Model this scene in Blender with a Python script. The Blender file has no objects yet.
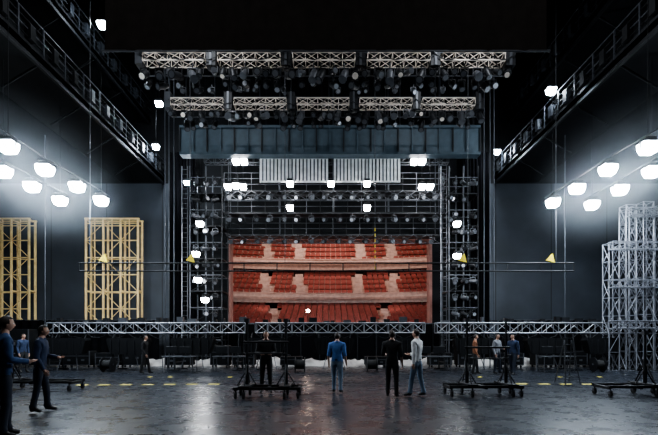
import bpy, bmesh, math, random
from mathutils import Vector, Matrix, noise
random.seed(7)
F=438.7; HC=1.5; HY=340.0
def X(px,D): return (px-329)*D/F
def Z(py,D): return HC+(HY-py)*D/F
scene=bpy.context.scene
scene.view_settings.look='AgX - Medium High Contrast'
# ---------------------------------------------------------------- materials
MATS={}
def mat(name,col,rough=0.6,metal=0.0,emit=0.0,ecol=None,var=0.18,scale=3.0,spec=0.5):
    if name in MATS: return MATS[name]
    m=bpy.data.materials.new(name); m.use_nodes=True
    nt=m.node_tree; b=nt.nodes['Principled BSDF']
    b.inputs['Roughness'].default_value=rough; b.inputs['Metallic'].default_value=metal
    b.inputs['Specular IOR Level'].default_value=spec
    tc=nt.nodes.new('ShaderNodeTexCoord'); n=nt.nodes.new('ShaderNodeTexNoise')
    n.inputs['Scale'].default_value=scale; n.inputs['Detail'].default_value=4
    nt.links.new(tc.outputs['Object'],n.inputs['Vector'])
    r=nt.nodes.new('ShaderNodeValToRGB')
    r.color_ramp.elements[0].position=0.3; r.color_ramp.elements[1].position=0.7
    r.color_ramp.elements[0].color=tuple(c*(1-var) for c in col)+(1,)
    r.color_ramp.elements[1].color=tuple(min(1,c*(1+var)) for c in col)+(1,)
    nt.links.new(n.outputs['Fac'],r.inputs['Fac']); nt.links.new(r.outputs['Color'],b.inputs['Base Color'])
    if emit>0:
        b.inputs['Emission Color'].default_value=(ecol or col)+(1,)
        b.inputs['Emission Strength'].default_value=emit
    MATS[name]=m; return m
black=mat('black_steel',(0.009,0.010,0.012),0.5,0.1,spec=0.4)
blackp=mat('black_paint',(0.006,0.0065,0.0075),0.7,spec=0.2)
drape=mat('black_drape',(0.004,0.004,0.005),0.9,spec=0.05)
header=mat('header_cloth',(0.018,0.0145,0.0125),0.9,spec=0.1)
alu=mat('aluminium',(0.42,0.43,0.46),0.4,0.7)
stackalu=mat('stack_aluminium',(0.24,0.25,0.28),0.45,0.4)
trusswarm=mat('truss_warm_alu',(0.85,0.75,0.65),0.45,0.2)
darkalu=mat('dark_alu',(0.085,0.09,0.10),0.4,0.4)
galrail=mat('gallery_rail_steel',(0.045,0.05,0.06),0.5,0.3)
bluebeam=mat('blue_grey_steel',(0.046,0.070,0.088),0.5,0.1)
wood=mat('golden_wood',(0.92,0.62,0.28),0.55,0.0,var=0.2)
white=mat('white_slats',(0.90,0.89,0.85),0.5)
yellow=mat('yellow_paint',(0.90,0.66,0.03),0.5)
tape=mat('tape_yellow',(0.95,0.75,0.15),0.6)
lampw=mat('lamp_glow_white',(1,1,1),0.5,emit=250,ecol=(0.78,0.89,1.0))
lampp=mat('lamp_glow_portal',(1,1,1),0.5,emit=65,ecol=(0.95,0.97,1.0))
ghost=mat('lamp_glow_warm',(1,1,1),0.5,emit=60,ecol=(1.0,0.75,0.6))
sheet=mat('dust_sheet_cloth',(0.36,0.345,0.33),0.85,var=0.5,scale=1.5)
rubber=mat('rubber',(0.01,0.01,0.01),0.8)
seatm=mat('seat_red',(0.40,0.105,0.085),0.7,var=0.25)
cream=mat('auditorium_cream',(0.88,0.68,0.60),0.6)
pinkw=mat('auditorium_pink_wall',(0.34,0.16,0.13),0.7)
tread=mat('tier_carpet',(0.42,0.23,0.19),0.8)
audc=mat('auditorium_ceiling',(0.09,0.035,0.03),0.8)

def floor_mat():
    m=bpy.data.materials.new('stage_floor'); m.use_nodes=True; nt=m.node_tree; b=nt.nodes['Principled BSDF']
    L=nt.links.new; N=nt.nodes.new
    g=N('ShaderNodeNewGeometry')
    br=N('ShaderNodeTexBrick'); br.offset=0.0
    br.inputs['Scale'].default_value=1.0; br.inputs['Brick Width'].default_value=2.0; br.inputs['Row Height'].default_value=2.0
    br.inputs['Mortar Size'].default_value=0.02; br.inputs['Mortar Smooth'].default_value=0.3
    br.inputs['Color1'].default_value=(0.013,0.016,0.022,1); br.inputs['Color2'].default_value=(0.021,0.025,0.033,1)
    br.inputs['Mortar'].default_value=(0.002,0.002,0.003,1)
    L(g.outputs['Position'],br.inputs['Vector'])
    n=N('ShaderNodeTexNoise'); n.inputs['Scale'].default_value=1.6; n.inputs['Detail'].default_value=10; n.inputs['Roughness'].default_value=0.7
    L(g.outputs['Position'],n.inputs['Vector'])
    mx=N('ShaderNodeMix'); mx.data_type='RGBA'; mx.blend_type='ADD'
    sc=N('ShaderNodeTexNoise'); sc.inputs['Scale'].default_value=5.0; sc.inputs['Detail'].default_value=12; sc.inputs['Distortion'].default_value=1.0; sc.inputs['Roughness'].default_value=0.7
    L(g.outputs['Position'],sc.inputs['Vector'])
    rp=N('ShaderNodeValToRGB'); rp.color_ramp.elements[0].position=0.50; rp.color_ramp.elements[0].color=(0,0,0,1)
    rp.color_ramp.elements[1].position=0.80; rp.color_ramp.elements[1].color=(0.045,0.052,0.062,1)
    L(sc.outputs['Fac'],rp.inputs['Fac'])
    mx.inputs[0].default_value=1.0
    L(br.outputs['Color'],mx.inputs[6]); L(rp.outputs['Color'],mx.inputs[7]); L(mx.outputs[2],b.inputs['Base Color'])
    mr=N('ShaderNodeMapRange'); mr.inputs['From Min'].default_value=0.3; mr.inputs['From Max'].default_value=0.7
    mr.inputs['To Min'].default_value=0.22; mr.inputs['To Max'].default_value=0.34
    L(n.outputs['Fac'],mr.inputs['Value']); L(mr.outputs['Result'],b.inputs['Roughness'])
    bp=N('ShaderNodeBump'); bp.inputs['Strength'].default_value=0.06; bp.inputs['Distance'].default_value=0.01
    L(n.outputs['Fac'],bp.inputs['Height']); L(bp.outputs['Normal'],b.inputs['Normal'])
    return m
def panel_wall_mat():
    m=bpy.data.materials.new('grey_panel_wall'); m.use_nodes=True; nt=m.node_tree; b=nt.nodes['Principled BSDF']
    L=nt.links.new; N=nt.nodes.new
    g=N('ShaderNodeNewGeometry'); mp=N('ShaderNodeMapping'); mp.inputs['Rotation'].default_value=(math.radians(90),0,0)
    L(g.outputs['Position'],mp.inputs['Vector'])
    br=N('ShaderNodeTexBrick'); br.offset=0.0
    br.inputs['Scale'].default_value=1.0; br.inputs['Brick Width'].default_value=3.8; br.inputs['Row Height'].default_value=12.4
    br.inputs['Mortar Size'].default_value=0.03
    br.inputs['Color1'].default_value=(0.058,0.069,0.086,1); br.inputs['Color2'].default_value=(0.072,0.085,0.104,1)
    br.inputs['Mortar'].default_value=(0.014,0.016,0.02,1)
    L(mp.outputs['Vector'],br.inputs['Vector'])
    n=N('ShaderNodeTexNoise'); n.inputs['Scale'].default_value=0.5; n.inputs['Detail'].default_value=6
    L(g.outputs['Position'],n.inputs['Vector'])
    mx=N('ShaderNodeMix'); mx.data_type='RGBA'; mx.blend_type='MULTIPLY'; mx.inputs[0].default_value=0.8
    L(br.outputs['Color'],mx.inputs[6]); L(n.outputs['Fac'],mx.inputs[7])
    L(mx.outputs[2],b.inputs['Base Color'])
    b.inputs['Roughness'].default_value=0.55
    return m
floorm=floor_mat(); wallm=panel_wall_mat()

# ---------------------------------------------------------------- mesh builder
class MB:
    def __init__(s): s.v=[]; s.f=[]; s.mi=[]; s.mats=[]; s.sm=[]
    def m(s,mt):
        if mt not in s.mats: s.mats.append(mt)
        return s.mats.index(mt)
    def add(s,vs,fs,mt,smooth=False):
        o=len(s.v); i=s.m(mt)
        s.v.extend([tuple(v) for v in vs])
        for f in fs: s.f.append(tuple(o+k for k in f)); s.mi.append(i); s.sm.append(smooth)
    def box(s,x0,x1,y0,y1,z0,z1,mt):
        s.add([(x0,y0,z0),(x1,y0,z0),(x1,y1,z0),(x0,y1,z0),(x0,y0,z1),(x1,y0,z1),(x1,y1,z1),(x0,y1,z1)],
          [(3,2,1,0),(4,5,6,7),(0,1,5,4),(1,2,6,5),(2,3,7,6),(3,0,4,7)],mt)
    def bbox(s,x0,x1,y0,y1,z0,z1,mt,b=0.03):
        ring=lambda d,z:[(x0+d+b,y0+d,z),(x1-d-b,y0+d,z),(x1-d,y0+d+b,z),(x1-d,y1-d-b,z),(x1-d-b,y1-d,z),(x0+d+b,y1-d,z),(x0+d,y1-d-b,z),(x0+d,y0+d+b,z)]
        vs=ring(b,z0)+ring(0,z0+b)+ring(0,z1-b)+ring(b,z1)
        fs=[tuple(reversed(range(8))),tuple(range(24,32))]
        for r in range(3):
            for k in range(8):
                a=r*8+k; c=r*8+(k+1)%8; fs.append((a,c,c+8,a+8))
        s.add(vs,fs,mt)
    def tube(s,a,b,r,mt,n=5,r2=None,smooth=True,caps=True):
        a=Vector(a); b=Vector(b); d=b-a
        if d.length<1e-6: return
        d.normalize(); u=d.orthogonal().normalized(); w=d.cross(u)
        r2=r if r2 is None else r2; vs=[]
        for p,rr in((a,r),(b,r2)):
            for k in range(n):
                t=2*math.pi*k/n; vs.append(p+u*math.cos(t)*rr+w*math.sin(t)*rr)
        fs=[(k,(k+1)%n,n+(k+1)%n,n+k) for k in range(n)]
        s.add(vs,fs,mt,smooth)
        if caps: s.add(vs,[tuple(reversed(range(n))),tuple(range(n,2*n))],mt)
    def ball(s,c,r,mt,seg=10,rings=7,sc=(1,1,1)):
        vs=[];fs=[]
        for i in range(rings+1):
            ph=math.pi*i/rings
            for k in range(seg):
                t=2*math.pi*k/seg
                vs.append((c[0]+r*sc[0]*math.sin(ph)*math.cos(t),c[1]+r*sc[1]*math.sin(ph)*math.sin(t),c[2]+r*sc[2]*math.cos(ph)))
        for i in range(rings):
            for k in range(seg):
                fs.append((i*seg+k,(i+1)*seg+k,(i+1)*seg+(k+1)%seg,i*seg+(k+1)%seg))
        s.add(vs,fs,mt,True)
    def obj(s,name,parent=None):
        me=bpy.data.meshes.new(name); me.from_pydata(s.v,[],s.f)
        for m in s.mats: me.materials.append(m)
        for p,i,sm in zip(me.polygons,s.mi,s.sm): p.material_index=i; p.use_smooth=sm
        me.update()
        o=bpy.data.objects.new(name,me); scene.collection.objects.link(o)
        if parent: o.parent=parent
        return o

def truss(mb,p0,p1,w,h,mt,r=0.03,bay=None,up=Vector((0,0,1)),lr=None):
    p0=Vector(p0);p1=Vector(p1); d=(p1-p0); L=d.length; d.normalize()
    up=Vector(up); up=(up-d*up.dot(d)).normalized(); side=d.cross(up)
    lr=lr or r*0.6; bay=bay or h; n=max(1,round(L/bay))
    cs=[(side*sx*w/2+up*sz*h/2) for sx,sz in((-1,-1),(1,-1),(1,1),(-1,1))]
    for c in cs: mb.tube(p0+c,p1+c,r,mt)
    for i in range(n+1):
        q=p0+d*(L*i/n)
        for k in range(4): mb.tube(q+cs[k],q+cs[(k+1)%4],lr,mt,4,caps=False)
        if i<n:
            q2=p0+d*(L*(i+1)/n)
            for k in range(4):
                a,b=(k,(k+1)%4) if i%2==0 else ((k+1)%4,k)
                mb.tube(q+cs[a],q2+cs[b],lr,mt,4,caps=False)

def fixture(mb,x,y,z,ang=0.3,yaw=0.0,s=1.0,mt=None,lens=None):
    mt=mt or black
    mb.tube((x,y,z),(x,y,z-0.18*s),0.025*s,mt)
    mb.box(x-0.17*s,x+0.17*s,y-0.02*s,y+0.02*s,z-0.2*s,z-0.17*s,mt)
    for sx in(-1,1): mb.box(x+sx*0.17*s-0.012,x+sx*0.17*s+0.012,y-0.02*s,y+0.02*s,z-0.48*s,z-0.17*s,mt)
    c=Vector((x,y,z-0.45*s)); d=Vector((math.sin(yaw)*math.cos(ang),-math.cos(yaw)*math.cos(ang),-math.sin(ang)))
    mb.tube(c-d*0.28*s,c-d*0.05*s,0.10*s,mt,8,0.15*s)
    mb.tube(c-d*0.05*s,c+d*0.25*s,0.15*s,mt,8,0.13*s)
    mb.tube(c+d*0.25*s,c+d*0.30*s,0.16*s,mt,8)
    mb.tube(c+d*0.30*s,c+d*0.305*s,0.12*s,lens or darkalu,8)

# ---------------------------------------------------------------- room shell
W=30.0; CE=22.0; SX=26.0; TP=CE-0.03
b=MB(); b.box(-SX,SX,-6,W+2,-0.3,0,floorm); b.obj('floor')
b=MB(); b.box(-SX,SX,-6,W+1,CE,CE+0.3,blackp); b.obj('ceiling')
for nm,a,c in(('wall_left',-SX-.4,-SX),('wall_right',SX,SX+.4)):
    b=MB(); b.box(a,c,-6,W+1,0,12,wallm); b.box(a,c,-6,W+1,12,CE,blackp); b.obj(nm)  # upper part coloured black to carry the darkness above the galleries
b=MB(); b.box(-SX,SX,-6.4,-6,0,CE,blackp); b.obj('wall_behind')
OL,OR=X(228,W),X(432,W); OT=Z(238,W)
b=MB()
b.box(-SX,-10.6,W,W+0.5,0,12.2,wallm); b.box(10.6,SX,W,W+0.5,0,12.2,wallm)
b.box(-SX,-10.6,W,W+0.5,12.2,CE,blackp); b.box(10.6,SX,W,W+0.5,12.2,CE,blackp)  # unlit darkness above the galleries put into the upper wall colour
b.box(-10.6,OL,W,W+0.5,0,CE,blackp); b.box(OR,10.6,W,W+0.5,0,CE,blackp)
b.box(OL,OR,W,W+0.5,OT,CE,blackp)
b.obj('wall_front')
b=MB(); b.box(OL,OL+0.18,W-0.06,W+0.8,0,OT,pinkw); b.box(OR-0.18,OR,W-0.06,W+0.8,0,OT,pinkw); b.box(OL+0.18,OR-0.18,W-0.06,W+0.8,OT-0.15,OT,pinkw); b.obj('trim_1')

def gallery(sgn,z,x_in,name,rail=1.15):
    b=MB(); x0,x1=sorted((sgn*x_in,sgn*(x_in+3.0)))
    b.box(x0,x1,3,W-0.05,z-0.25,z,blackp)
    b.box(*sorted((sgn*x_in,sgn*(x_in+0.12))),3,W-0.05,z-0.40,z+0.12,black)
    for k in range(4):
        zz=z+rail*(k+1)/4; b.tube((sgn*x_in,3,zz),(sgn*x_in,W-0.1,zz),0.025,galrail if k in(1,3) else blackp)
    y=3.2
    while y<W-1: 
        b.box(sgn*x_in-0.03,sgn*x_in+0.03,y-0.03,y+0.03,z,z+rail,galrail)
        b.box(sgn*x_in-0.12,sgn*x_in+0.12,y+0.5,y+0.8,z+0.2,z+0.75,blackp if int(y*3)%2 else galrail); y+=1.4
    y=5
    while y<W-1:
        b.tube((sgn*x_in,y,z-0.3),(sgn*(x_in+1.5),y,z-1.2),0.05,blackp); y+=3
    b.box(*sorted((sgn*(x_in+3.0),sgn*(x_in+3.2))),3,W-0.05,z,TP,blackp)
    b.obj(name)
gallery(-1,12.5,11.2,'fly_gallery'); gallery(1,12.5,11.2,'fly_gallery')
gallery(-1,16.6,12.2,'fly_gallery'); gallery(1,16.6,12.2,'fly_gallery')

# ---------------------------------------------------------------- auditorium
D1=62
b=MB()
b.box(-15,-14.6,W+0.5,D1,-2,17,pinkw); b.obj('wall_auditorium_left')
b=MB(); b.box(14.6,15,W+0.5,D1,-2,17,pinkw); b.obj('wall_auditorium_right')
b=MB(); b.box(-15,15,D1,D1+0.4,-2,17,pinkw)
for k in range(-6,7): b.box(k*2.2-0.15,k*2.2+0.15,D1-0.15,D1,0,17,cream)
b.obj('wall_auditorium_back')
b=MB(); b.box(-15,15,W+0.5,D1,16.6,17,audc)
for k in range(4): b.box(-14.6,14.6,W+5+k*6,W+5.6+k*6,16.2,16.6,cream)
b.obj('ceiling_auditorium')
b=MB(); b.box(-15,15,W+2,D1,-2.3,-2,tread); b.obj('floor_auditorium')

def seat(b,x,y,z,s=1.0):
    w=0.235*s
    vs=[(x-w,y+.12,z+.32),(x+w,y+.12,z+.32),(x+w,y+.22,z+.66),(x+w*.7,y+.24,z+.76),(x-w*.7,y+.24,z+.76),(x-w,y+.22,z+.66)]
    vs+= [(a,c+.08,d) for a,c,d in vs]
    b.add(vs,[(0,1,2,3,4,5),(11,10,9,8,7,6)]+[(k,k+6,(k+1)%6+6,(k+1)%6) for k in range(6)],seatm)
    b.box(x-w,x+w,y-.3,y+.12,z+.24,z+.40,seatm)
    b.box(x+w,x+w+.05,y-.25,y+.2,z,z+.55,pinkw)
def tier(name,y0,z0,n,dep,rise,hw,curve,aisles,par=1.0,drop=0.7,thick=0.6,bw=2.0,wm=None):
    b=MB(); NX=28; wm=wm or pinkw
    def yy(x,r): return y0+r*dep-curve*(x/hw)**2
    xs=[-hw+2*hw*i/NX for i in range(NX+1)]
    for r in range(n):
        z=z0+r*rise
        for i in range(NX):
            xa,xb=xs[i],xs[i+1]
            v=[(xa,yy(xa,r),z-rise),(xb,yy(xb,r),z-rise),(xb,yy(xb,r),z),(xa,yy(xa,r),z),(xb,yy(xb,r+1),z),(xa,yy(xa,r+1),z)]
            b.add(v,[(0,1,2,3)],cream); b.add(v,[(3,2,4,5)],tread)
        x=-hw+0.5
        while x<hw-0.5:
            if all(abs(x-a*(1+0.035*r))>0.55 for a in aisles): seat(b,x,yy(x,r)+dep*0.45,z)
            x+=0.56
    zt=z0+(n-1)*rise
    for i in range(NX):
        xa,xb=xs[i],xs[i+1]
        prof=[(-0.35,-drop),(-0.45,-drop*0.3),(-0.40,par*0.75),(-0.5,par*0.8),(-0.5,par),(-0.05,par),(-0.05,-0.1)]
        v=[(xa,yy(xa,0)+p,z0+q) for p,q in prof]+[(xb,yy(xb,0)+p,z0+q) for p,q in prof]
        m=len(prof)
        b.add(v,[(k,k+m,k+m+1,k+1) for k in range(m-1)],cream)
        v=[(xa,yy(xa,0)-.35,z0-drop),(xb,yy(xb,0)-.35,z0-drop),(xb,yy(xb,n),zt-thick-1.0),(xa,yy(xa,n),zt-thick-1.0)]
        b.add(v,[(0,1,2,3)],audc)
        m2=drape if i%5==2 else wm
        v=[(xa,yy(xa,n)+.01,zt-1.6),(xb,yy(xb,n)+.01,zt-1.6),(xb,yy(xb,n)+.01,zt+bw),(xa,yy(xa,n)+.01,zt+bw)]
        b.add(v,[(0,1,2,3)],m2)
    for a in aisles:
        for r in range(n):
            x=a*(1+0.035*r); b.box(x-.40,x+.40,yy(x,r)-.02,yy(x,r)+dep*.5,z0+r*rise,z0+r*rise+rise*.5,cream)
    return b.obj(name)
tier('upper_balcony_seating',47,9.75,7,1.15,0.76,13.5,2.5,[-6.4,-3.2,3.2,6.4],0.32,0.25,bw=1.8)
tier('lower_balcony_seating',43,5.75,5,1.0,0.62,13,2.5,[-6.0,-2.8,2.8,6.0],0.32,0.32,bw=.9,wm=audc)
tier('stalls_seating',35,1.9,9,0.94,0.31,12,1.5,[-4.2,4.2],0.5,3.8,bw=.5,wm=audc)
for sg in(-1,1):
    b=MB()
    for zz in(5.9,9.6):
        for k in range(3):
            x1=sg*(8.4+0.7*k); y0=33+k*2.2
            b.bbox(*sorted((x1,sg*14.58)),y0,y0+2.0,zz-0.3,zz+0.5,cream,0.1)
            for q in range(3): seat(b,x1+sg*(0.7+q*0.6),y0+1.0,zz+0.25)
    b.obj('theatre_box_tier')
for (x,y,z,p) in [(-7,38,15.5,850),(7,38,15.5,850),(0,44,15.8,1300),(-6,43.5,8.8,35),(6,43.5,8.8,35),(0,42,8.9,35),(-6,40,4.9,22),(6,40,4.9,22),(0,35,9.5,200)]:
    l=bpy.data.lights.new('house_light','POINT'); l.energy=p*0.95; l.color=(1,0.80,0.71); l.shadow_soft_size=0.3
    o=bpy.data.objects.new('house_light',l); o.location=(x,y,z); scene.collection.objects.link(o)
b=MB(); y=33.6; x,z=X(308,y),Z(311,y)
b.tube((x,y,-2),(x,y,z-.15),.03,black); b.tube((x,y,-2),(x,y,-1.95),.25,black,10); b.ball((x,y,z),.13,ghost,10,8); b.tube((x,y,z-.2),(x,y,z-.1),.06,darkalu,8)
for k in range(4): t=k*math.pi/2; b.tube((x+.17*math.cos(t),y+.17*math.sin(t),z-.15),(x,y,z+.22),.008,darkalu,4)
b.obj('ghost_light_stand')

# ---------------------------------------------------------------- portal
b=MB()
DB=25.0
x0,x1=X(180,DB),X(480,DB); zb,zt=Z(155,DB),Z(126,DB)
b.box(x0,x1,DB,DB+0.5,zb,zt,bluebeam)
b.box(x0,x1,DB-0.12,DB,zb,zb+0.14,bluebeam); b.box(x0,x1,DB-0.12,DB,zt-0.14,zt,bluebeam)
n=22
for i in range(n+1):
    x=x0+(x1-x0)*i/n; b.box(x-0.03,x+0.03,DB-0.12,DB,zb+.14,zt-.14,bluebeam if i%2 else black)
for x in(x0+0.3,x1-0.3): b.tube((x,DB+.25,zt),(x,DB+.25,TP),0.05,black)
b.obj('portal_bridge_beam')

def tower(xa,xb,D,z1,name,seed):
    rnd=random.Random(seed); b=MB(); y0,y1=D,D+1.6
    for x in(xa,xb,(xa+xb)/2):
        for y in(y0,y1): b.tube((x,y,0),(x,y,z1),0.05,darkalu if x!=xb else black)
    z=0.5; i=0
    while z<z1-0.4:
        for y in(y0,y1): b.tube((xa,y,z),(xb,y,z),0.035,darkalu if i%2 else black)
        for x in(xa,xb): b.tube((x,y0,z),(x,y1,z),0.035,black)
        if i%2==0:
            b.tube((xa,y0,z),(xb,y0,min(z+1.0,z1)),0.025,black); b.box(xa,xb,y0,y1,z+0.02,z+0.07,blackp)
        for k in range(3):
            xx=xa+(xb-xa)*(0.2+0.3*k)
            if rnd.random()<0.85: fixture(b,xx,y0-0.1,z,rnd.uniform(-.2,.5),rnd.uniform(-1,1),0.9,black if rnd.random()<.6 else darkalu,darkalu if rnd.random()<.7 else alu)
        z+=1.0; i+=1
    for x in(xa-0.5,xa-0.15): b.tube((x,y0,0),(x,y0,z1),0.025,alu if x<xa-.3 else darkalu)
    z=0.3
    while z<z1: b.tube((xa-0.5,y0,z),(xa-0.15,y0,z),0.015,darkalu); z+=0.3
    b.obj(name)
tower(X(190,27),X(222,27),27,12.2,'lighting_tower',1)
tower(X(449,27),X(478,27),27,12.2,'lighting_tower',2)

b=MB()
for k in range(24):
    for sg in(-1,1):
        xx=sg*(8.9+k*0.075); yy=29.2+0.07*math.sin(k*1.9)
        xn=sg*(8.9+(k+1)*0.075); yn=29.2+0.07*math.sin((k+1)*1.9)
        b.add([(xx,yy,0),(xn,yn,0),(xn,yn,14),(xx,yy,14)],[(0,1,2,3)],drape,True)
b.obj('stage_curtain_legs')

for j,(py,D,xa,xb) in enumerate([(190,27.0,224,444),(212,27.4,224,444),(234,28.2,226,440)]):
    b=MB(); z=Z(py,D); xa,xb=X(xa,D),X(xb,D)
    b.box(xa,xb,D,D+0.9,z-0.12,z,black)
    for q in(0.35,0.7,1.05): b.tube((xa,D,z+q),(xb,D,z+q),0.025,darkalu)
    n=16
    for i in range(n+1):
        x=xa+(xb-xa)*i/n; b.tube((x,D,z),(x,D,z+1.05),0.025,darkalu if i%2==0 else black)
        if i<n and j!=1: b.tube((x,D,z-.05),(x+(xb-xa)/n,D,z-0.6),0.02,darkalu); b.tube((x,D,z-.6),(x+(xb-xa)/n,D,z-0.05),0.02,darkalu)
        fixture(b,x+0.3,D-0.1,z-0.1,0.3,(-1)**i*0.3,0.9,black if i%3 else darkalu,alu if i%4==1 else darkalu)
    if j!=1: b.tube((xa,D,z-.6),(xb,D,z-.6),0.03,darkalu)
    for x in(xa+.2,xa+(xb-xa)*.25,xa+(xb-xa)*.5,xa+(xb-xa)*.75,xb-.2): b.tube((x,D+.45,z),(x,D+.45,TP),0.03,darkalu)
    b.obj('portal_catwalk')
b=MB(); D=26.6
truss(b,(X(205,D),D,Z(160,D)),(X(448,D),D,Z(160,D)),0.4,0.45,darkalu,0.03,0.6)
for px in(215,260,329,400,440): b.tube((X(px,D),D,Z(157,D)),(X(px,D),D,TP),0.03,darkalu)
b.obj('portal_truss')
for (pa,pb) in((261,327),(335,399)):
    b=MB(); D=26.0; xa,xb=X(pa,D),X(pb,D); za,zc=Z(182,D),Z(157,D)
    b.box(xa,xb,D,D+.1,zc-.08,zc,white); b.box(xa,xb,D,D+.1,za,za+.08,white)
    n=18
    for i in range(n+1):
        x=xa+(xb-xa)*i/n; b.box(x-.065,x+.065,D-.05,D+.08,za,zc,white)
    b.box(xa+.1,xb-.1,D+.12,D+.16,za,zc,darkalu)
    for x in(xa+.3,xb-.3): b.tube((x,D+.05,zc),(x,D+.05,TP),0.02,black)
    b.obj('slatted_reflector_panel')

def ltruss(pa,pb,py,D,name,seed):
    rnd=random.Random(seed); b=MB(); z=Z(py,D); xa,xb=X(pa,D),X(pb,D)
    seg=5; L=(xb-xa)/seg
    for k in range(seg):
        truss(b,(xa+k*L+0.12,D,z),(xa+(k+1)*L-0.42,D,z),0.5,0.34,trusswarm,0.026,0.5)
        xm=xa+(k+1)*L-0.18
        b.box(xm-.2,xm+.2,D-.22,D+.22,z-.35,z+.5,black); b.box(xm-.05,xm+.05,D-.26,D-.2,z-.35,z+.5,darkalu); b.tube((xm,D,z+.4),(xm,D,TP),0.02,black)
    b.box(xa-.2,xa+.1,D-.25,D+.25,z-.3,z+.5,darkalu)
    b.tube((xa,D,z),(xa,D,TP),0.02,black)
    b.tube((xa,D+.3,z-.5),(xb,D+.3,z-.5),0.035,darkalu); b.tube((xa,D+.3,z+.5),(xb,D+.3,z+.5),0.035,darkalu)
    n=34
    for i in range(n):
        x=xa+(xb-xa)*(i+.5+rnd.uniform(-.25,.25))/n
        fixture(b,x,D-.1,z-.2,rnd.uniform(.2,1.2),rnd.uniform(-.7,.7),rnd.uniform(.8,1.2),black if rnd.random()<.7 else darkalu,trusswarm if rnd.random()<.25 else darkalu)
        if rnd.random()<.8: fixture(b,x,D+.3,z-.5,rnd.uniform(.2,1.2),rnd.uniform(-.7,.7),rnd.uniform(.7,1.0),black,alu if rnd.random()<.2 else darkalu)
        if rnd.random()<.5: fixture(b,x,D-.3,z+.8,rnd.uniform(.2,.9),rnd.uniform(-.7,.7),rnd.uniform(.6,.8),black if rnd.random()<.6 else darkalu,alu if rnd.random()<.3 else darkalu)
    for i in range(14):
        x=xa+(xb-xa)*i/14; w=(xb-xa)/14; pr=None
        for q in range(7):
            t=q/6; p=(x+w*t,D-.28,z+.1-1.0*t*(1-t)*rnd.uniform(.9,1.1))
            if pr: b.tube(pr,p,0.018,black,4,caps=False)
            pr=p
    b.obj(name)
ltruss(142,513,60,18.6,'lighting_truss',3)
ltruss(170,482,104,22.0,'lighting_truss',4)

b=MB(); D=13.0; xa,xb=X(105,D),X(547,D); z=Z(51,D)
for k in range(60):
    u0=xa+(xb-xa)*k/60; u1=xa+(xb-xa)*(k+1)/60
    f=lambda k:D+0.03*math.sin(k*1.3)
    b.add([(u0,f(k),z),(u1,f(k+1),z),(u1,f(k+1),z+3.5),(u0,f(k),z+3.5)],[(0,1,2,3)],header,True)
b.tube((xa-.1,D,z),(xb+.1,D,z),0.03,darkalu); b.tube((xa,D,z+3.5),(xb,D,z+3.5),0.04,black)
for x in(xa+.3,0,xb-.3): b.tube((x,D,z+3.4),(x,D,TP),0.02,black)
b.obj('header_border_cloth')

b=MB(); D=20.0; xa,xb=X(79,D),X(574,D)
for py in(263,271): b.tube((xa,D,Z(py,D)),(xb,D,Z(py,D)),0.035,black,6)
for px in list(range(79,575,33)): b.tube((X(px,D),D,Z(263,D)),(X(px,D),D,Z(271,D)),0.025,black)
for px in(90,190,285,375,468,556): b.tube((X(px,D),D,Z(263,D)),(X(px,D),D,TP),0.014,darkalu,4)
for px in(103,190,462,550):
    x=X(px,D); z=Z(263,D)
    b.tube((x,D,z),(x,D,z+.2),.02,black)
    b.add([(x-.18,D-.05,z+.12),(x+.2,D-.05,z+.02),(x+.1,D-.05,z+.42),(x-.18,D+.05,z+.12),(x+.2,D+.05,z+.02),(x+.1,D+.05,z+.42)],
      [(0,1,2),(5,4,3),(0,3,4,1),(1,4,5,2),(2,5,3,0)],yellow)
x=X(375,D)
for k in range(8): b.tube((x,D,Z(228,D)-.25*k),(x,D,Z(228,D)-.25*k-.15),.02,yellow)
b.obj('flown_pipe_batten')
b=MB()
for px,D in((165,23.3),(169,23.3),(174,23.3),(484,23.3),(490,23.3),(494,23.3),(565,22.9),(45,22.9)):
    b.tube((X(px,D),D,0),(X(px,D),D,TP if abs(X(px,D))<11 else 12.2),.03,galrail)
b.obj('guide_rail_poles')

# ---------------------------------------------------------------- work lamps
def work_lamp(x,y,z,r=0.2,gm=lampw,top=None):
    b=MB(); top=TP if top is None else top
    w,d,h=r*1.2,r*1.0,r*.85
    b.tube((x,y,z+h+.12),(x,y,top),0.015 if top-z>1 else .03,black,4)
    b.bbox(x-w*.8,x+w*.8,y-d*.8,y+d*.8,z+h,z+h+.12,black,0.02)
    for k in range(6):
        xx=x-w*.7+w*1.4*k/5; b.box(xx-.01,xx+.01,y-d*.75,y+d*.75,z+h+.12,z+h+.17,black)
    b.bbox(x-w*1.15,x+w*1.15,y-d*1.15,y+d*1.15,z+h-.03,z+h+.02,black,0.015)
    vs=[];
    for (q,zz) in((.95,z+h-.03),(.95,z),(.7,z-h)):
        vs+=[(x-w*q,y-d*q,zz),(x+w*q,y-d*q,zz),(x+w*q,y+d*q,zz),(x-w*q,y+d*q,zz)]
    fs=[(8,11,10,9)]
    for rr in range(2):
        for k in range(4): a=rr*4+k; c=rr*4+(k+1)%4; fs.append((a,a+4,c+4,c))
    b.add(vs,fs,gm)
    for sx in(-1,1): b.box(x+sx*w-.015,x+sx*w+.015,y-.03,y+.03,z-h*.3,z+h,black)
    b.obj('work_lamp')
rows=[[(101,201,20),(77,187,18.3),(45,170,16.5),(8,147,14.6)],[(60,201,20),(32,187,18.2),(3,172,16.7)],
      [(553,203,20.3),(577,189,18.5),(608,170,16.5),(648,148,14.7)],[(592,205,20.5),(620,190,18.4),(652,172,16.6)]]
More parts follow.
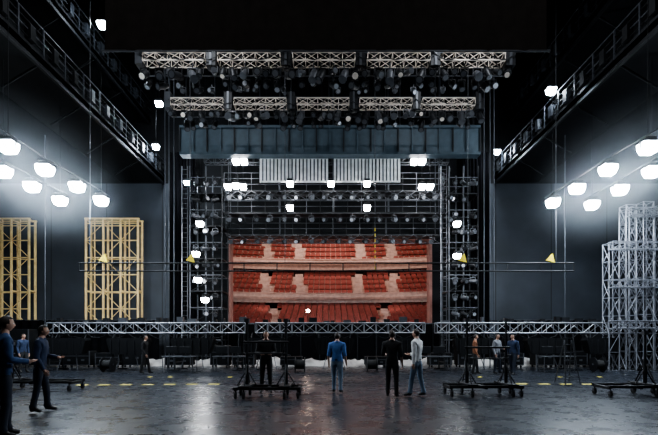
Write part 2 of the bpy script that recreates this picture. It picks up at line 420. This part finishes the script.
for row in rows:
    pts=[(X(px,D),D,Z(py,D)) for px,py,D in row]
    for p in pts: work_lamp(*p,0.21,top=p[2]+.42)
    b=MB(); up=Vector((0,0,.45)); P=[Vector(p)+up for p in pts]
    e0=P[0]+(P[0]-P[1]).normalized()*.7; e1=P[-1]+(P[-1]-P[-2]).normalized()*1.6
    ch=[e0]+P+[e1]
    for a,c in zip(ch,ch[1:]): b.tube(a,c,.022,blackp,6)
    for a in(P[0],P[-1]): b.tube(a,(a.x,a.y,12.2 if abs(a.x)>11.2 else TP),.012,blackp,4)
    b.obj('lamp_rail')
for (px,py,D,r) in [(102,25,21,.16),(159,104,26,.16),(156,147,27,.15),(187,183,28,.14),(551,91,21.7,.17),(497,152,28,.15)]:
    work_lamp(X(px,D),D,Z(py,D),r)
for (px,py) in [(236,162),(236,186),(290,184),(290,208),(331,184),(367,184),(367,208),(422,162),(422,187),(200,224),(457,224),(244,162),(414,162),(228,187),(430,187),(198,280),(457,256),(243,187),(205,300),(196,254)]:
    D=25.9; work_lamp(X(px,D),D,Z(py,D),0.17,lampp)

# added haze volumes standing in for glare around the side work lights (heterogeneous volume)
def glare_haze(cx,cy,cz,sx,sy,sz,dens):
    bm=bmesh.new(); bmesh.ops.create_icosphere(bm,subdivisions=3,radius=1.0)
    me=bpy.data.meshes.new('glare_haze_cloud'); bm.to_mesh(me); bm.free()
    m=bpy.data.materials.new('glare_haze'); m.use_nodes=True; nt=m.node_tree; nt.nodes.remove(nt.nodes['Principled BSDF'])
    tc=nt.nodes.new('ShaderNodeTexCoord'); ln=nt.nodes.new('ShaderNodeVectorMath'); ln.operation='LENGTH'
    mr=nt.nodes.new('ShaderNodeMapRange'); mr.interpolation_type='SMOOTHSTEP'; mr.inputs['From Min'].default_value=1.0; mr.inputs['From Max'].default_value=0.2
    mr.inputs['To Min'].default_value=0; mr.inputs['To Max'].default_value=dens
    v=nt.nodes.new('ShaderNodeVolumeScatter'); v.inputs['Anisotropy'].default_value=0.3; v.inputs['Color'].default_value=(.85,.93,1,1)
    nt.links.new(tc.outputs['Object'],ln.inputs[0]); nt.links.new(ln.outputs['Value'],mr.inputs['Value']); nt.links.new(mr.outputs['Result'],v.inputs['Density'])
    nt.links.new(v.outputs[0],nt.nodes['Material Output'].inputs['Volume'])
    me.materials.append(m); o=bpy.data.objects.new('glare_haze_cloud',me); o.location=(cx,cy,cz); o.scale=(sx,sy,sz); scene.collection.objects.link(o)
glare_haze(-11.4,17.2,7.9,3.0,6.6,2.9,0.017); glare_haze(11.4,17.4,7.9,3.0,6.6,2.9,0.014)

# ---------------------------------------------------------------- golden wooden lattice frames
def lattice(xa,xb,D,z1,name):
    b=MB(); n=3; w=(xb-xa)/n
    for d in(0,0.6):
        for k in range(n+1):
            x=xa+w*k; b.box(x-.055,x+.055,D+d-.05,D+d+.05,0,z1,wood)
            if k<n and d==0: b.box(x+w/2-.025,x+w/2+.025,D+d-.04,D+d+.04,0,z1-.1,wood)
        z=0.2; i=0
        while z<z1:
            if d==0 or i%2==0: b.box(xa,xb,D+d-.04,D+d+.04,z-.03,z+.03,wood)
            if z+1.1<z1 and d==0:
                for k in range(n):
                    x=xa+w*k; a=(x,D+d,z) if (i+k)%2 else (x+w,D+d,z); c=(x+w,D+d,z+1.1) if (i+k)%2 else (x,D+d,z+1.1)
                    b.tube(a,c,0.025,wood,4)
            z+=1.1; i+=1
        b.box(xa-.08,xb+.08,D+d-.06,D+d+.06,z1-.1,z1,wood)
    for k in range(n+1):
        for z in(0.3,z1/2,z1-.1): b.box(xa+w*k-.04,xa+w*k+.04,D,D+.6,z-.04,z+.04,wood)
    b.obj(name)
D=28.2
lattice(X(-24,D),X(29,D),D,Z(218,D),'wooden_lattice_frame'); lattice(X(86,D),X(138,D),D,Z(218,D),'wooden_lattice_frame')

# ---------------------------------------------------------------- aluminium truss stack (right)
b=MB(); D=21.5
cols=[(611,244,0),(628,206,0),(645,203,1),(664,205,1)]
for i,(px,py,back) in enumerate(cols):
    for dy in((0,1.3) if back else (0,)):
        truss(b,(X(px,D),D+dy,0.02),(X(px,D),D+dy,Z(py,D)),0.5,0.5,stackalu,0.030,0.9,up=(0,1,0))
for py in(325,285,248): truss(b,(X(604,D),D-.5,Z(py,D)),(X(672,D),D-.5,Z(py,D)),0.35,0.35,stackalu,0.026,0.6)
truss(b,(X(622,D),D-.5,Z(215,D)),(X(672,D),D-.5,Z(215,D)),0.35,0.35,stackalu,0.026,0.6)
b.obj('aluminium_truss_stack')

# ---------------------------------------------------------------- long mid-stage truss
def stage_truss(pa,pb,D,name,boxes):
    b=MB(); xa,xb=X(pa,D),X(pb,D); zc=Z(328,D); h=0.5
    truss(b,(xa,D,zc),(xb,D,zc),0.5,h,alu,0.035,0.6)
    n=max(2,int((xb-xa)/3.2))
    for i in range(n+1):
        x=xa+.3+(xb-xa-.6)*i/n
        for sg in(-1,1): 
            b.tube((x,D+sg*.25,zc-h/2),(x,D+sg*.6,0.05),0.04,black)
            b.box(x-.25,x+.25,D+sg*.6-.06,D+sg*.6+.06,0,0.06,black)
        b.tube((x,D-.5,0.4),(x,D+.5,0.4),0.03,black)
    rnd=random.Random(pa)
    for i in range(int((xb-xa)/0.6)):
        x=xa+.5+i*.6+rnd.uniform(-.2,.2)
        zt=zc+h/2+.03; q=rnd.uniform(.06,.2); b.box(x-q,x+q,D-.12,D+.12,zt,zt+rnd.uniform(.05,.32),black if rnd.random()<.7 else darkalu)
    for px,wd in boxes:
        x=X(px,D); w=wd/2
        z0,z1=Z(354,D),Z(338,D)
        y=D-.45
        v=[]
        for yy,t in((y-.25,0),(y+.3,0.08)):
            v+=[(x-w*.8,yy,z0+t),(x+w*.8,yy,z0+t),(x+w,yy,z1-.12),(x+w*.95,yy,z1),(x-w*.95,yy,z1),(x-w,yy,z1-.12)]
        b.add(v,[(0,1,2,3,4,5),(11,10,9,8,7,6)]+[(k,k+6,(k+1)%6+6,(k+1)%6) for k in range(6)],blackp)
        for k in range(5):
            xx=x-w*.75+w*1.5*k/4; b.box(xx-.02,xx+.02,y-.29,y-.25,z0+.05,z1-.08,black)
        for sg in(-1,1): b.tube((x+sg*w*.8,y,z1-.02),(x+sg*w*.8,D-.2,zc-h/2),0.025,black)
        for sg in(-1,1):
            b.tube((x+sg*w*.35,y,z0+.05),(x+sg*w*.55,y-.2,0.02),0.02,darkalu); 
    x=xa
    while x<xb-1.0:
        pr=None
        for q in range(7):
            t=q/6; p=(x+1.0*t,D-.28,zc-h/2-1.1*t*(1-t)*rnd.uniform(.7,1.1))
            if pr: b.tube(pr,p,0.02,black,4,caps=False)
            pr=p
        x+=1.0
    b.obj(name)
stage_truss(50,246,22,'floor_truss',[(75,1.8),(133,2.0),(196,2.1)])
stage_truss(256,424,22.4,'floor_truss',[(268,1.9),(334,2.0),(405,1.4)])
stage_truss(436,640,22,'floor_truss',[(470,1.9),(541,2.0),(596,1.7)])

def case(x,y,w,d,h,name='flight_case'):
    b=MB(); b.bbox(x,x+w,y,y+d,0.12,h,blackp,0.03)
    for xx in(x,x+w-.04):
        b.box(xx-.005,xx+.045,y-.01,y+.03,0.13,h-.02,darkalu)
    b.box(x,x+w,y-.012,y,h*.68,h*.68+.04,darkalu); b.box(x,x+w,y-.012,y,0.13,.17,darkalu)
    for q in(.25,.75): b.box(x+w*q-.08,x+w*q+.08,y-.02,y,h*.4,h*.4+.1,darkalu)
    for xx in(x+.12,x+w-.12):
        for yy in(y+.12,y+d-.12): b.tube((xx-.03,yy,.06),(xx+.03,yy,.06),.06,rubber,8)
    b.obj(name)
for (px,w,h,D) in [(-5,1.8,2.1,23.6),(36,1.3,1.6,23.8),(62,1.5,.9,23.8),(95,1.3,.8,23.8),(122,1.1,1.2,23.8),(165,1.4,.8,23.8),(210,1.0,1.2,23.8),(232,1.2,.8,23.9),
                 (280,1.2,.6,23.9),(365,1.2,.6,23.9),(430,1.2,.8,23.9),(458,1.0,1.2,23.9),(500,1.3,.8,23.8),(536,1.0,1.3,23.8),(560,1.5,.9,23.8),(590,1.1,1.9,23.7),(614,1.2,1.7,23.7),(638,1.8,1.9,23.7)]:
    case(X(px,D),D,w,0.8,h)
def table(px,D,w=1.5):
    x=X(px,D); b=MB(); b.bbox(x-w/2,x+w/2,D-.35,D+.35,.72,.76,darkalu,.01)
    for sx in(-1,1):
        for sy in(-1,1): b.tube((x+sx*(w/2-.06),D+sy*.3,0),(x+sx*(w/2-.06),D+sy*.3,.72),.02,darkalu)
    for q in(-.4,.25):
        b.box(x+q-.12,x+q+.12,D-.05,D+.1,.76,.78,black); b.box(x+q-.02,x+q+.02,D,D+.04,.78,.95,black); b.bbox(x+q-.26,x+q+.26,D-.02,D+.05,.88,1.2,black,.01)
    b.obj('equipment_table')
for px in(180,230,434,556): table(px,20.4)
def drum(px,D,r=.35):
    x=X(px,D); b=MB()
    for s in(-.22,.22): b.tube((x+s-.015,D,r),(x+s+.015,D,r),r,black,20)
    b.tube((x-.2,D,r),(x+.2,D,r),r*.6,rubber,16); b.tube((x-.26,D,r),(x+.26,D,r),.04,darkalu,8)
    b.obj('cable_drum')
for px in(108,300,372,598): drum(px,20.6)
for (xa,xb) in((-24,-10.7),(10.7,24)):
    b=MB(); n=90
    for k in range(n):
        u0=xa+(xb-xa)*k/n;u1=xa+(xb-xa)*(k+1)/n; f=lambda k:27.6+.06*math.sin(k*1.7)
        b.add([(u0,f(k),0),(u1,f(k+1),0),(u1,f(k+1),2.75),(u0,f(k),2.75)],[(0,1,2,3)],drape,True)
    b.tube((xa,27.6,2.75),(xb,27.6,2.75),.03,darkalu); b.obj('masking_curtain')
b=MB(); b.box(OL-.5,OR+.5,29.0,29.15,0,2.55,drape)
for k in range(12): b.box(OL+k*1.25,OL+k*1.25+.08,28.95,29.0,0,2.6,black)
b.box(OL-.5,OR+.5,28.95,29.2,2.55,2.63,darkalu)
b.obj('pit_barrier')

b=MB(); xa,xb=X(20,26),X(640,26); nx,ny=300,10; vs=[];fs=[]
for i in range(nx+1):
    for j in range(ny+1):
        x=xa+(xb-xa)*i/nx; y=25.0+1.5*j/ny
        e=math.sin(math.pi*j/ny)
        h=e*(0.30+0.25*max(0,noise.noise(Vector((x*1.1,y*.5,0)))+.2))+.16*e*noise.noise(Vector((x*5,y*5,3)))
        vs.append((x,y+.25*noise.noise(Vector((x*.4,0,9))),max(.004,h)))
for i in range(nx):
    for j in range(ny):
        a=i*(ny+1)+j; fs.append((a,a+ny+1,a+ny+2,a+1))
b.add(vs,fs,sheet,True); b.obj('crumpled_dust_sheet')

b=MB()
def dash(px,py,w=.36,d=.22,m=tape):
    D=HC*F/(py-HY); x=X(px,D); b.box(x-w/2,x+w/2,D-d/2,D+d/2,0.0005,0.004,m)
for px in(82,104,126,148,170,192,214): dash(px,385.5-.006*px)
for px in(455,478,500,522,544,566,588,610): dash(px,383.5+.006*(px-455))
for px in(150,170,230,480,560,600): dash(px,377,.15,.25)
b.obj('floor_tape_marks')

# ---------------------------------------------------------------- rolling stands
def caster(b,x,y,r=.075):
    b.tube((x-.025,y,r),(x+.025,y,r),r,rubber,12); b.box(x-.04,x+.04,y-.03,y+.03,r,r*2.2,darkalu)
    b.tube((x,y,r*2),(x,y,r*2.8),.02,black)
def cart(pxl,pxr,D,posts,h,name='rolling_boom_stand',bar=None,box=None):
    b=MB(); xa,xb=X(pxl,D),X(pxr,D); zz=.23
    for y in(D-.35,D+.35): b.box(xa,xb,y-.035,y+.035,zz,zz+.07,black)
    for x in(xa+.05,(xa+xb)/2,xb-.05): b.box(x-.035,x+.035,D-.35,D+.35,zz-.03,zz+.04,black)
    for x in(xa+.06,xb-.06):
        for y in(D-.35,D+.35): caster(b,x,y)
    for p in posts:
        x=X(p,D)
        b.box(x-.14,x+.14,D-.5,D+.5,zz+.06,zz+.11,black)
        for y in(D-.45,D+.45): caster(b,x,y,.085)
        b.tube((x,D,zz),(x,D,h),.032,black,8); b.tube((x,D,zz+.1),(x,D,zz+.75),.05,black,8)
        for sg in(-1,1): b.tube((x,D,zz+.7),(x,D+sg*.4,zz+.08),.018,black); b.tube((x,D,zz+.5),(x+sg*.25,D,zz+.08),.018,black)
        b.box(x-.06,x+.06,D-.06,D+.06,h-.06,h+.04,darkalu)
        b.tube((x,D,1.1),(x+.12,D-.05,1.1),.02,darkalu)
    if bar:
        b.tube((X(posts[0]-3,D),D-.05,bar),(X(posts[-1]+3,D),D-.05,bar),.03,black,6)
        b.tube((X(posts[0],D),D-.05,bar-.3),(X(posts[-1],D),D-.05,bar-.3),.02,black,6)
    b.obj(name)
cart(236,301,11.5,(247,286),2.02,bar=1.45)
cart(446,518,11.9,(467,506),2.05,bar=1.3)
cart(600,665,11.9,(645,),1.7)
cart(-2,78,13.2,(12,),1.4)

b=MB(); D=15; x=X(568,D)
for sg in(-1,1):
    b.tube((x+sg*.25,D-.3,0.01),(x+sg*.12,D,1.5),.02,darkalu); b.tube((x+sg*.25,D+.4,0.01),(x+sg*.12,D,1.5),.02,darkalu)
for k in range(5): b.box(x-.23+.02*k,x+.23-.02*k,D-.3+.06*k,D-.22+.06*k,.25+.27*k,.28+.27*k,darkalu)
b.obj('stepladder')

# ---------------------------------------------------------------- people
def skin_eval(verts,edges,radii,roots,sub=2):
    me=bpy.data.meshes.new('tmp'); me.from_pydata(verts,edges,[]); o=bpy.data.objects.new('tmp',me); scene.collection.objects.link(o)
    md=o.modifiers.new('s','SKIN'); md.use_smooth_shade=True
    for i,r in enumerate(radii): me.skin_vertices[0].data[i].radius=(r,r)
    for i in range(len(verts)): me.skin_vertices[0].data[i].use_root=(i in roots)
    s=o.modifiers.new('u','SUBSURF'); s.levels=sub; s.render_levels=sub
    bpy.context.view_layer.update(); dg=bpy.context.evaluated_depsgraph_get()
    m2=bpy.data.meshes.new_from_object(o.evaluated_get(dg))
    vs=[v.co.copy() for v in m2.vertices]; fs=[tuple(p.vertices) for p in m2.polygons]
    bpy.data.objects.remove(o); bpy.data.meshes.remove(me); bpy.data.meshes.remove(m2)
    return vs,fs
def pdist(p,a,b):
    d=b-a; t=max(0,min(1,(p-a).dot(d)/max(1e-9,d.dot(d)))); return (p-(a+d*t)).length
skinm=mat('skin',(0.55,0.33,0.24),0.5,var=.08); hairm=mat('hair_dark',(0.03,0.02,0.015),0.6); shoem=mat('shoe_black',(0.015,0.014,0.013),0.5)
eyem=mat('eye_white',(.8,.8,.78),.3); lipm=mat('lips',(.42,.16,.13),.5)
def person(name,x,y,rot,h,shirt,pants,arms='down',step=0.0,short=False,lean=0.0,hair=hairm):
    V=Vector; A=step
    J={'pel':V((0,0,.96)),'spi':V((0,-lean*.3,1.12)),'che':V((0,-lean*.7,1.29)),'upc':V((0,-lean,1.405)),'nek':V((0,-lean-.005,1.50)),'hdb':V((0,-lean-.02,1.60))}
    R={'pel':.142,'spi':.128,'che':.150,'upc':.125,'nek':.056,'hdb':.052}
    E=[('pel','spi'),('spi','che'),('che','upc'),('upc','nek'),('nek','hdb')]
    for s,sg in(('L',1),('R',-1)):
        f=-A*sg
        J['hip'+s]=V((sg*.095,0,.88)); J['kne'+s]=V((sg*.11,f*.5-.03,.49)); J['ank'+s]=V((sg*.125,f,.085+max(0,f)*.12)); J['toe'+s]=V((sg*.145,f-.17,.035))
        J['hel'+s]=V((sg*.123,f+.045,.04+max(0,f)*.12))
        R.update({'hip'+s:.092,'kne'+s:.060,'ank'+s:.043,'toe'+s:.036,'hel'+s:.036})
        E+=[('pel','hip'+s),('hip'+s,'kne'+s),('kne'+s,'ank'+s),('ank'+s,'toe'+s),('ank'+s,'hel'+s)]
        J['sho'+s]=V((sg*.185,-lean,1.405))
        m=arms if isinstance(arms,str) else arms[0 if s=='L' else 1]
        if m=='down': el=V((sg*.245,-lean+.03,1.12)); wr=V((sg*.255,-lean-.05-f*.5,.88))
        elif m=='front': el=V((sg*.25,-lean-.02,1.13)); wr=V((sg*.14,-lean-.24,1.10))
        elif m=='up': el=V((sg*.27,-lean-.2,1.27)); wr=V((sg*.15,-lean-.3,1.45))
        elif m=='hip': el=V((sg*.36,-lean+.08,1.15)); wr=V((sg*.20,-lean-.04,1.01))
        elif m=='swing': el=V((sg*.25,-lean+.13,1.14)); wr=V((sg*.26,-lean-.02,.92))
        J['elb'+s]=el; J['wri'+s]=wr; d=(wr-el).normalized(); J['plm'+s]=wr+d*.075
        R.update({'sho'+s:.066,'elb'+s:.044,'wri'+s:.029,'plm'+s:.034})
        E+=[('upc','sho'+s),('sho'+s,'elb'+s),('elb'+s,'wri'+s),('wri'+s,'plm'+s)]
    names=list(J); idx={n:i for i,n in enumerate(names)}
    vs,fs=skin_eval([J[n] for n in names],[(idx[a],idx[c]) for a,c in E],[R[n] for n in names],{idx['pel']},2)
    def lab(p):
        best=None;bd=9
        for a,c in E:
            q=pdist(p,J[a],J[c])-(R[a]+R[c])/2
            if q<bd: bd=q;best=(a,c)
        return best
    def reg(e):
        a,c=e; k=c[:3]
        if k in('spi','che','upc','sho'): return 'torso'
        if k in('elb',): return 'uarm'
        if k=='wri': return 'farm'
        if k=='plm': return 'hand'
        if k in('nek','hdb'): return 'neck'
        if k=='kne' or k=='hip': return 'leg'
        if k=='ank': return 'leg'
        return 'foot'
    labs=[reg(lab(v)) for v in vs]
    cy=-lean*.6
    for i,v in enumerate(vs):
        if labs[i]=='torso' or (labs[i]=='leg' and v.z>.86): v.y=cy+(v.y-cy)*(.74)
        if labs[i]=='torso' and v.z>1.2: v.x*=1.06
    mb=MB()
    fr=[]
    for f in fs:
        c=V((0,0,0)); 
        for k in f: c+=vs[k]
        c/=len(f); r=reg(lab(c))
        if r=='leg' and c.z<.10: r='foot'
        if r=='neck' and c.z<1.475: r='torso'
        if r in('torso','leg') and .86<c.z<1.25 and abs(c.x)<.21: r='torso' if c.z>.93 else 'leg'
        fr.append(r)
    M={'torso':shirt,'uarm':shirt,'farm':skinm if short else shirt,'hand':skinm,'neck':skinm,'leg':pants,'foot':shoem}
    for mt in dict.fromkeys(M.values()):
        ff=[f for f,r in zip(fs,fr) if M[r]==mt]; used=sorted({k for f in ff for k in f}); mp={k:i for i,k in enumerate(used)}
        mb.add([vs[k] for k in used],[tuple(mp[k] for k in f) for f in ff],mt,True)
    nrm=[V((0,0,0)) for _ in vs]
    for f in fs:
        n=(vs[f[1]]-vs[f[0]]).cross(vs[f[2]]-vs[f[0]])
        for k in f: nrm[k]+=n
    ff=[f for f,r in zip(fs,fr) if M[r]==shirt and r!='leg']; used=sorted({k for f in ff for k in f}); mp={k:i for i,k in enumerate(used)}
    mb.add([vs[k]+nrm[k].normalized()*(.012+.006*noise.noise(vs[k]*14)) for k in used],[tuple(mp[k] for k in f) for f in ff],shirt,True)
    ff=[f for f,r in zip(fs,fr) if r=='leg' ]; used=sorted({k for f in ff for k in f}); mp={k:i for i,k in enumerate(used)}
    mb.add([vs[k]+nrm[k].normalized()*(.010+.006*noise.noise(vs[k]*11)) for k in used],[tuple(mp[k] for k in f) for f in ff],pants,True)
    fv=[];fe=[];rr=[];roots=set()
    for s,sg in(('L',1),('R',-1)):
        wr,pm=J['wri'+s],J['plm'+s]; d=(pm-wr).normalized()
        u=V((0,-1,0)); u=(u-d*u.dot(d)); 
        if u.length<.3: u=V((0,0,1))-d*d.z
        u.normalize(); cdir=V((-sg,0,0)); cdir=(cdir-d*cdir.dot(d)-u*cdir.dot(u)).normalized()
        for off,ln in((.027,.075),(.009,.085),(-.009,.078),(-.026,.060)):
            b0=pm-d*.02+u*off*.8; o=len(fv); roots.add(o)
            p1=b0+d*.035+u*off*.3; p2=p1+(d+cdir*.25).normalized()*ln*.4; p3=p2+(d+cdir*.7).normalized()*ln*.33; p4=p3+(d+cdir*1.1).normalized()*ln*.27
            fv+=[b0,p1,p2,p3,p4]; rr+=[.010,.0095,.009,.0082,.007]; fe+=[(o+k,o+k+1) for k in range(4)]
        o=len(fv); roots.add(o); b0=wr+d*.03+u*.012
        fv+=[b0,b0+u*.028+d*.022+cdir*.01,b0+u*.038+d*.05+cdir*.018,b0+u*.036+d*.072+cdir*.026]; rr+=[.013,.011,.0095,.008]; fe+=[(o+k,o+k+1) for k in range(3)]
    v2,f2=skin_eval(fv,fe,rr,roots,1); mb.add(v2,f2,skinm,True)
    hc=V((0,-lean-.03,1.640)); seg,ring=28,20; hv=[];hf=[]
    def hp(ph,t,off=0):
        sx,sy,sz=.074+off,.093+off,.112+off
        dx,dy,dz=math.sin(ph)*math.cos(t),math.sin(ph)*math.sin(t),math.cos(ph)
        p=V((dx*sx,dy*sy,dz*sz))
        if dz<0:
            k=1+dz*.30; p.x*=k
            if dy>0: p.y*=1+dz*.35
            else: p.y*=1+dz*.08
        fr_=max(0,-dy)
        p.y-= .020*math.exp(-((p.x/.013)**2+((p.z+.018)/.020)**2))*fr_*(1 if off==0 else 0)
        p.y+= .008*math.exp(-(((abs(p.x)-.03)/.014)**2+((p.z-.006)/.012)**2))*fr_
        p.y-= .007*math.exp(-((p.x/.02)**2+((p.z+.092)/.015)**2))*fr_
        return hc+p
    for i in range(ring+1):
        for k in range(seg): hv.append(hp(math.pi*i/ring,2*math.pi*k/seg))
    for i in range(ring):
        for k in range(seg): hf.append((i*seg+k,(i+1)*seg+k,(i+1)*seg+(k+1)%seg,i*seg+(k+1)%seg))
    mb.add(hv,hf,skinm,True)
    hv=[];hf=[]
    for i in range(ring+1):
        for k in range(seg): 
            p=hp(math.pi*i/ring,2*math.pi*k/seg,.010+.004*noise.noise(V((i*.9,k*.9,0)))); hv.append(p)
    for i in range(ring):
        for k in range(seg):
            t=2*math.pi*(k+.5)/seg; ph=math.pi*(i+.5)/ring; dy=math.sin(ph)*math.sin(t); dz=math.cos(ph)
            if dz>.62 or (dy>-.15 and dz>.05) or (dy>.2 and dz>-.45):
                hf.append((i*seg+k,(i+1)*seg+k,(i+1)*seg+(k+1)%seg,i*seg+(k+1)%seg))
    mb.add(hv,hf,hair,True)
    for sg in(-1,1):
        mb.ball(hc+V((sg*.030,-.077,.006)),.011,eyem,8,6); mb.ball(hc+V((sg*.030,-.0865,.006)),.005,hairm,6,4)
        mb.ball(hc+V((sg*.074,.008,-.008)),.026,skinm,8,6,(.35,.62,1.1))
        mb.ball(hc+V((sg*.030,-.088,.024)),.016,hairm,8,4,(1,.25,.22))
    mb.ball(hc+V((0,-.086,-.052)),.020,lipm,8,5,(1,.35,.3))
    mb.tube(V((0,0,.955)),V((0,0,.985)),.10,shoem,12)
    mb.tube(V((0,-lean,1.475)),V((0,-lean-.005,1.512)),.074,shirt,12,.064)
    o=mb.obj(name); o.scale=(h/1.75,)*3; o.rotation_euler=(0,0,rot); o.location=(x,y,0.002)
    return o
def cl(n,c): return mat('cloth_'+n,c,.85,scale=12)
navy=cl('navy',(.02,.035,.08)); jeansd=cl('dark_jeans',(.018,.024,.04)); blk=cl('black',(.012,.012,.013)); blue=cl('bright_blue',(.08,.19,.48))
whitec=cl('white',(.85,.87,.87)); jeans=cl('light_jeans',(.16,.22,.30)); grey=cl('grey',(.22,.23,.25)); orange=cl('brown',(.25,.10,.05)); dblue=cl('dark_blue',(.03,.07,.17))
P=math.pi
def pp(px,D): return X(px,D),D
person('stagehand',*pp(4,6.7),P*.75,1.86,dblue,jeansd,('down','front'),.05)
person('stagehand',*pp(40,9.1),P*.6,1.80,navy,jeansd,('front','down'),.10,lean=.03)
person('stagehand',*pp(266,12.4),P*.05,1.76,blk,blk,('front','front'),.03)
person('stagehand',*pp(337,12.4),P*.9,1.70,blue,jeans,'down',.08,short=True)
person('stagehand',*pp(392,11.4),P*.9,1.74,blk,blk,('front','down'),.06,short=True)
person('stagehand',*pp(417,11.6),-P*.7,1.78,whitec,jeans,('down','front'),.14)
person('stagehand',*pp(475,19.0),P*.4,1.74,orange,blk,'down',.1)
person('stagehand',*pp(497,19.3),P*.2,1.76,grey,jeansd,('front','down'),.05)
person('stagehand',*pp(513,18.9),-P*.3,1.74,navy,jeansd,'down',.12)
person('stagehand',*pp(145,19.5),P*.5,1.70,blk,blk,'down',.15)
person('stagehand',*pp(23,20.0),P*.4,1.78,navy,blk,'down',.05)

for (x,y) in((-6,6),(6,6),(-6,15.5),(6,15.5)):  # unseen overhead fill lamps, added with housings to brighten the stage
    b=MB(); z=17
    b.tube((x,y,z+.1),(x,y,z+.45),.5,darkalu,12,.15); b.tube((x,y,z+.45),(x,y,TP),.03,black); b.obj('fill_light_housing')
    l=bpy.data.lights.new('fill_light','AREA'); l.shape='DISK'; l.size=.9; l.energy=520; l.color=(.88,.93,1.0)
    o=bpy.data.objects.new('fill_light',l); o.location=(x,y,z+.05); scene.collection.objects.link(o)

w=bpy.data.worlds.new('World'); scene.world=w; w.use_nodes=True
w.node_tree.nodes['Background'].inputs[0].default_value=(.5,.65,.9,1); w.node_tree.nodes['Background'].inputs[1].default_value=0.02
cam=bpy.data.cameras.new('Camera'); cam.lens=24; cam.sensor_width=36; cam.shift_y=(HY-217.5)/658
co=bpy.data.objects.new('Camera',cam); co.location=(0,0,HC); co.rotation_euler=(math.radians(90),0,0)
scene.collection.objects.link(co); scene.camera=co
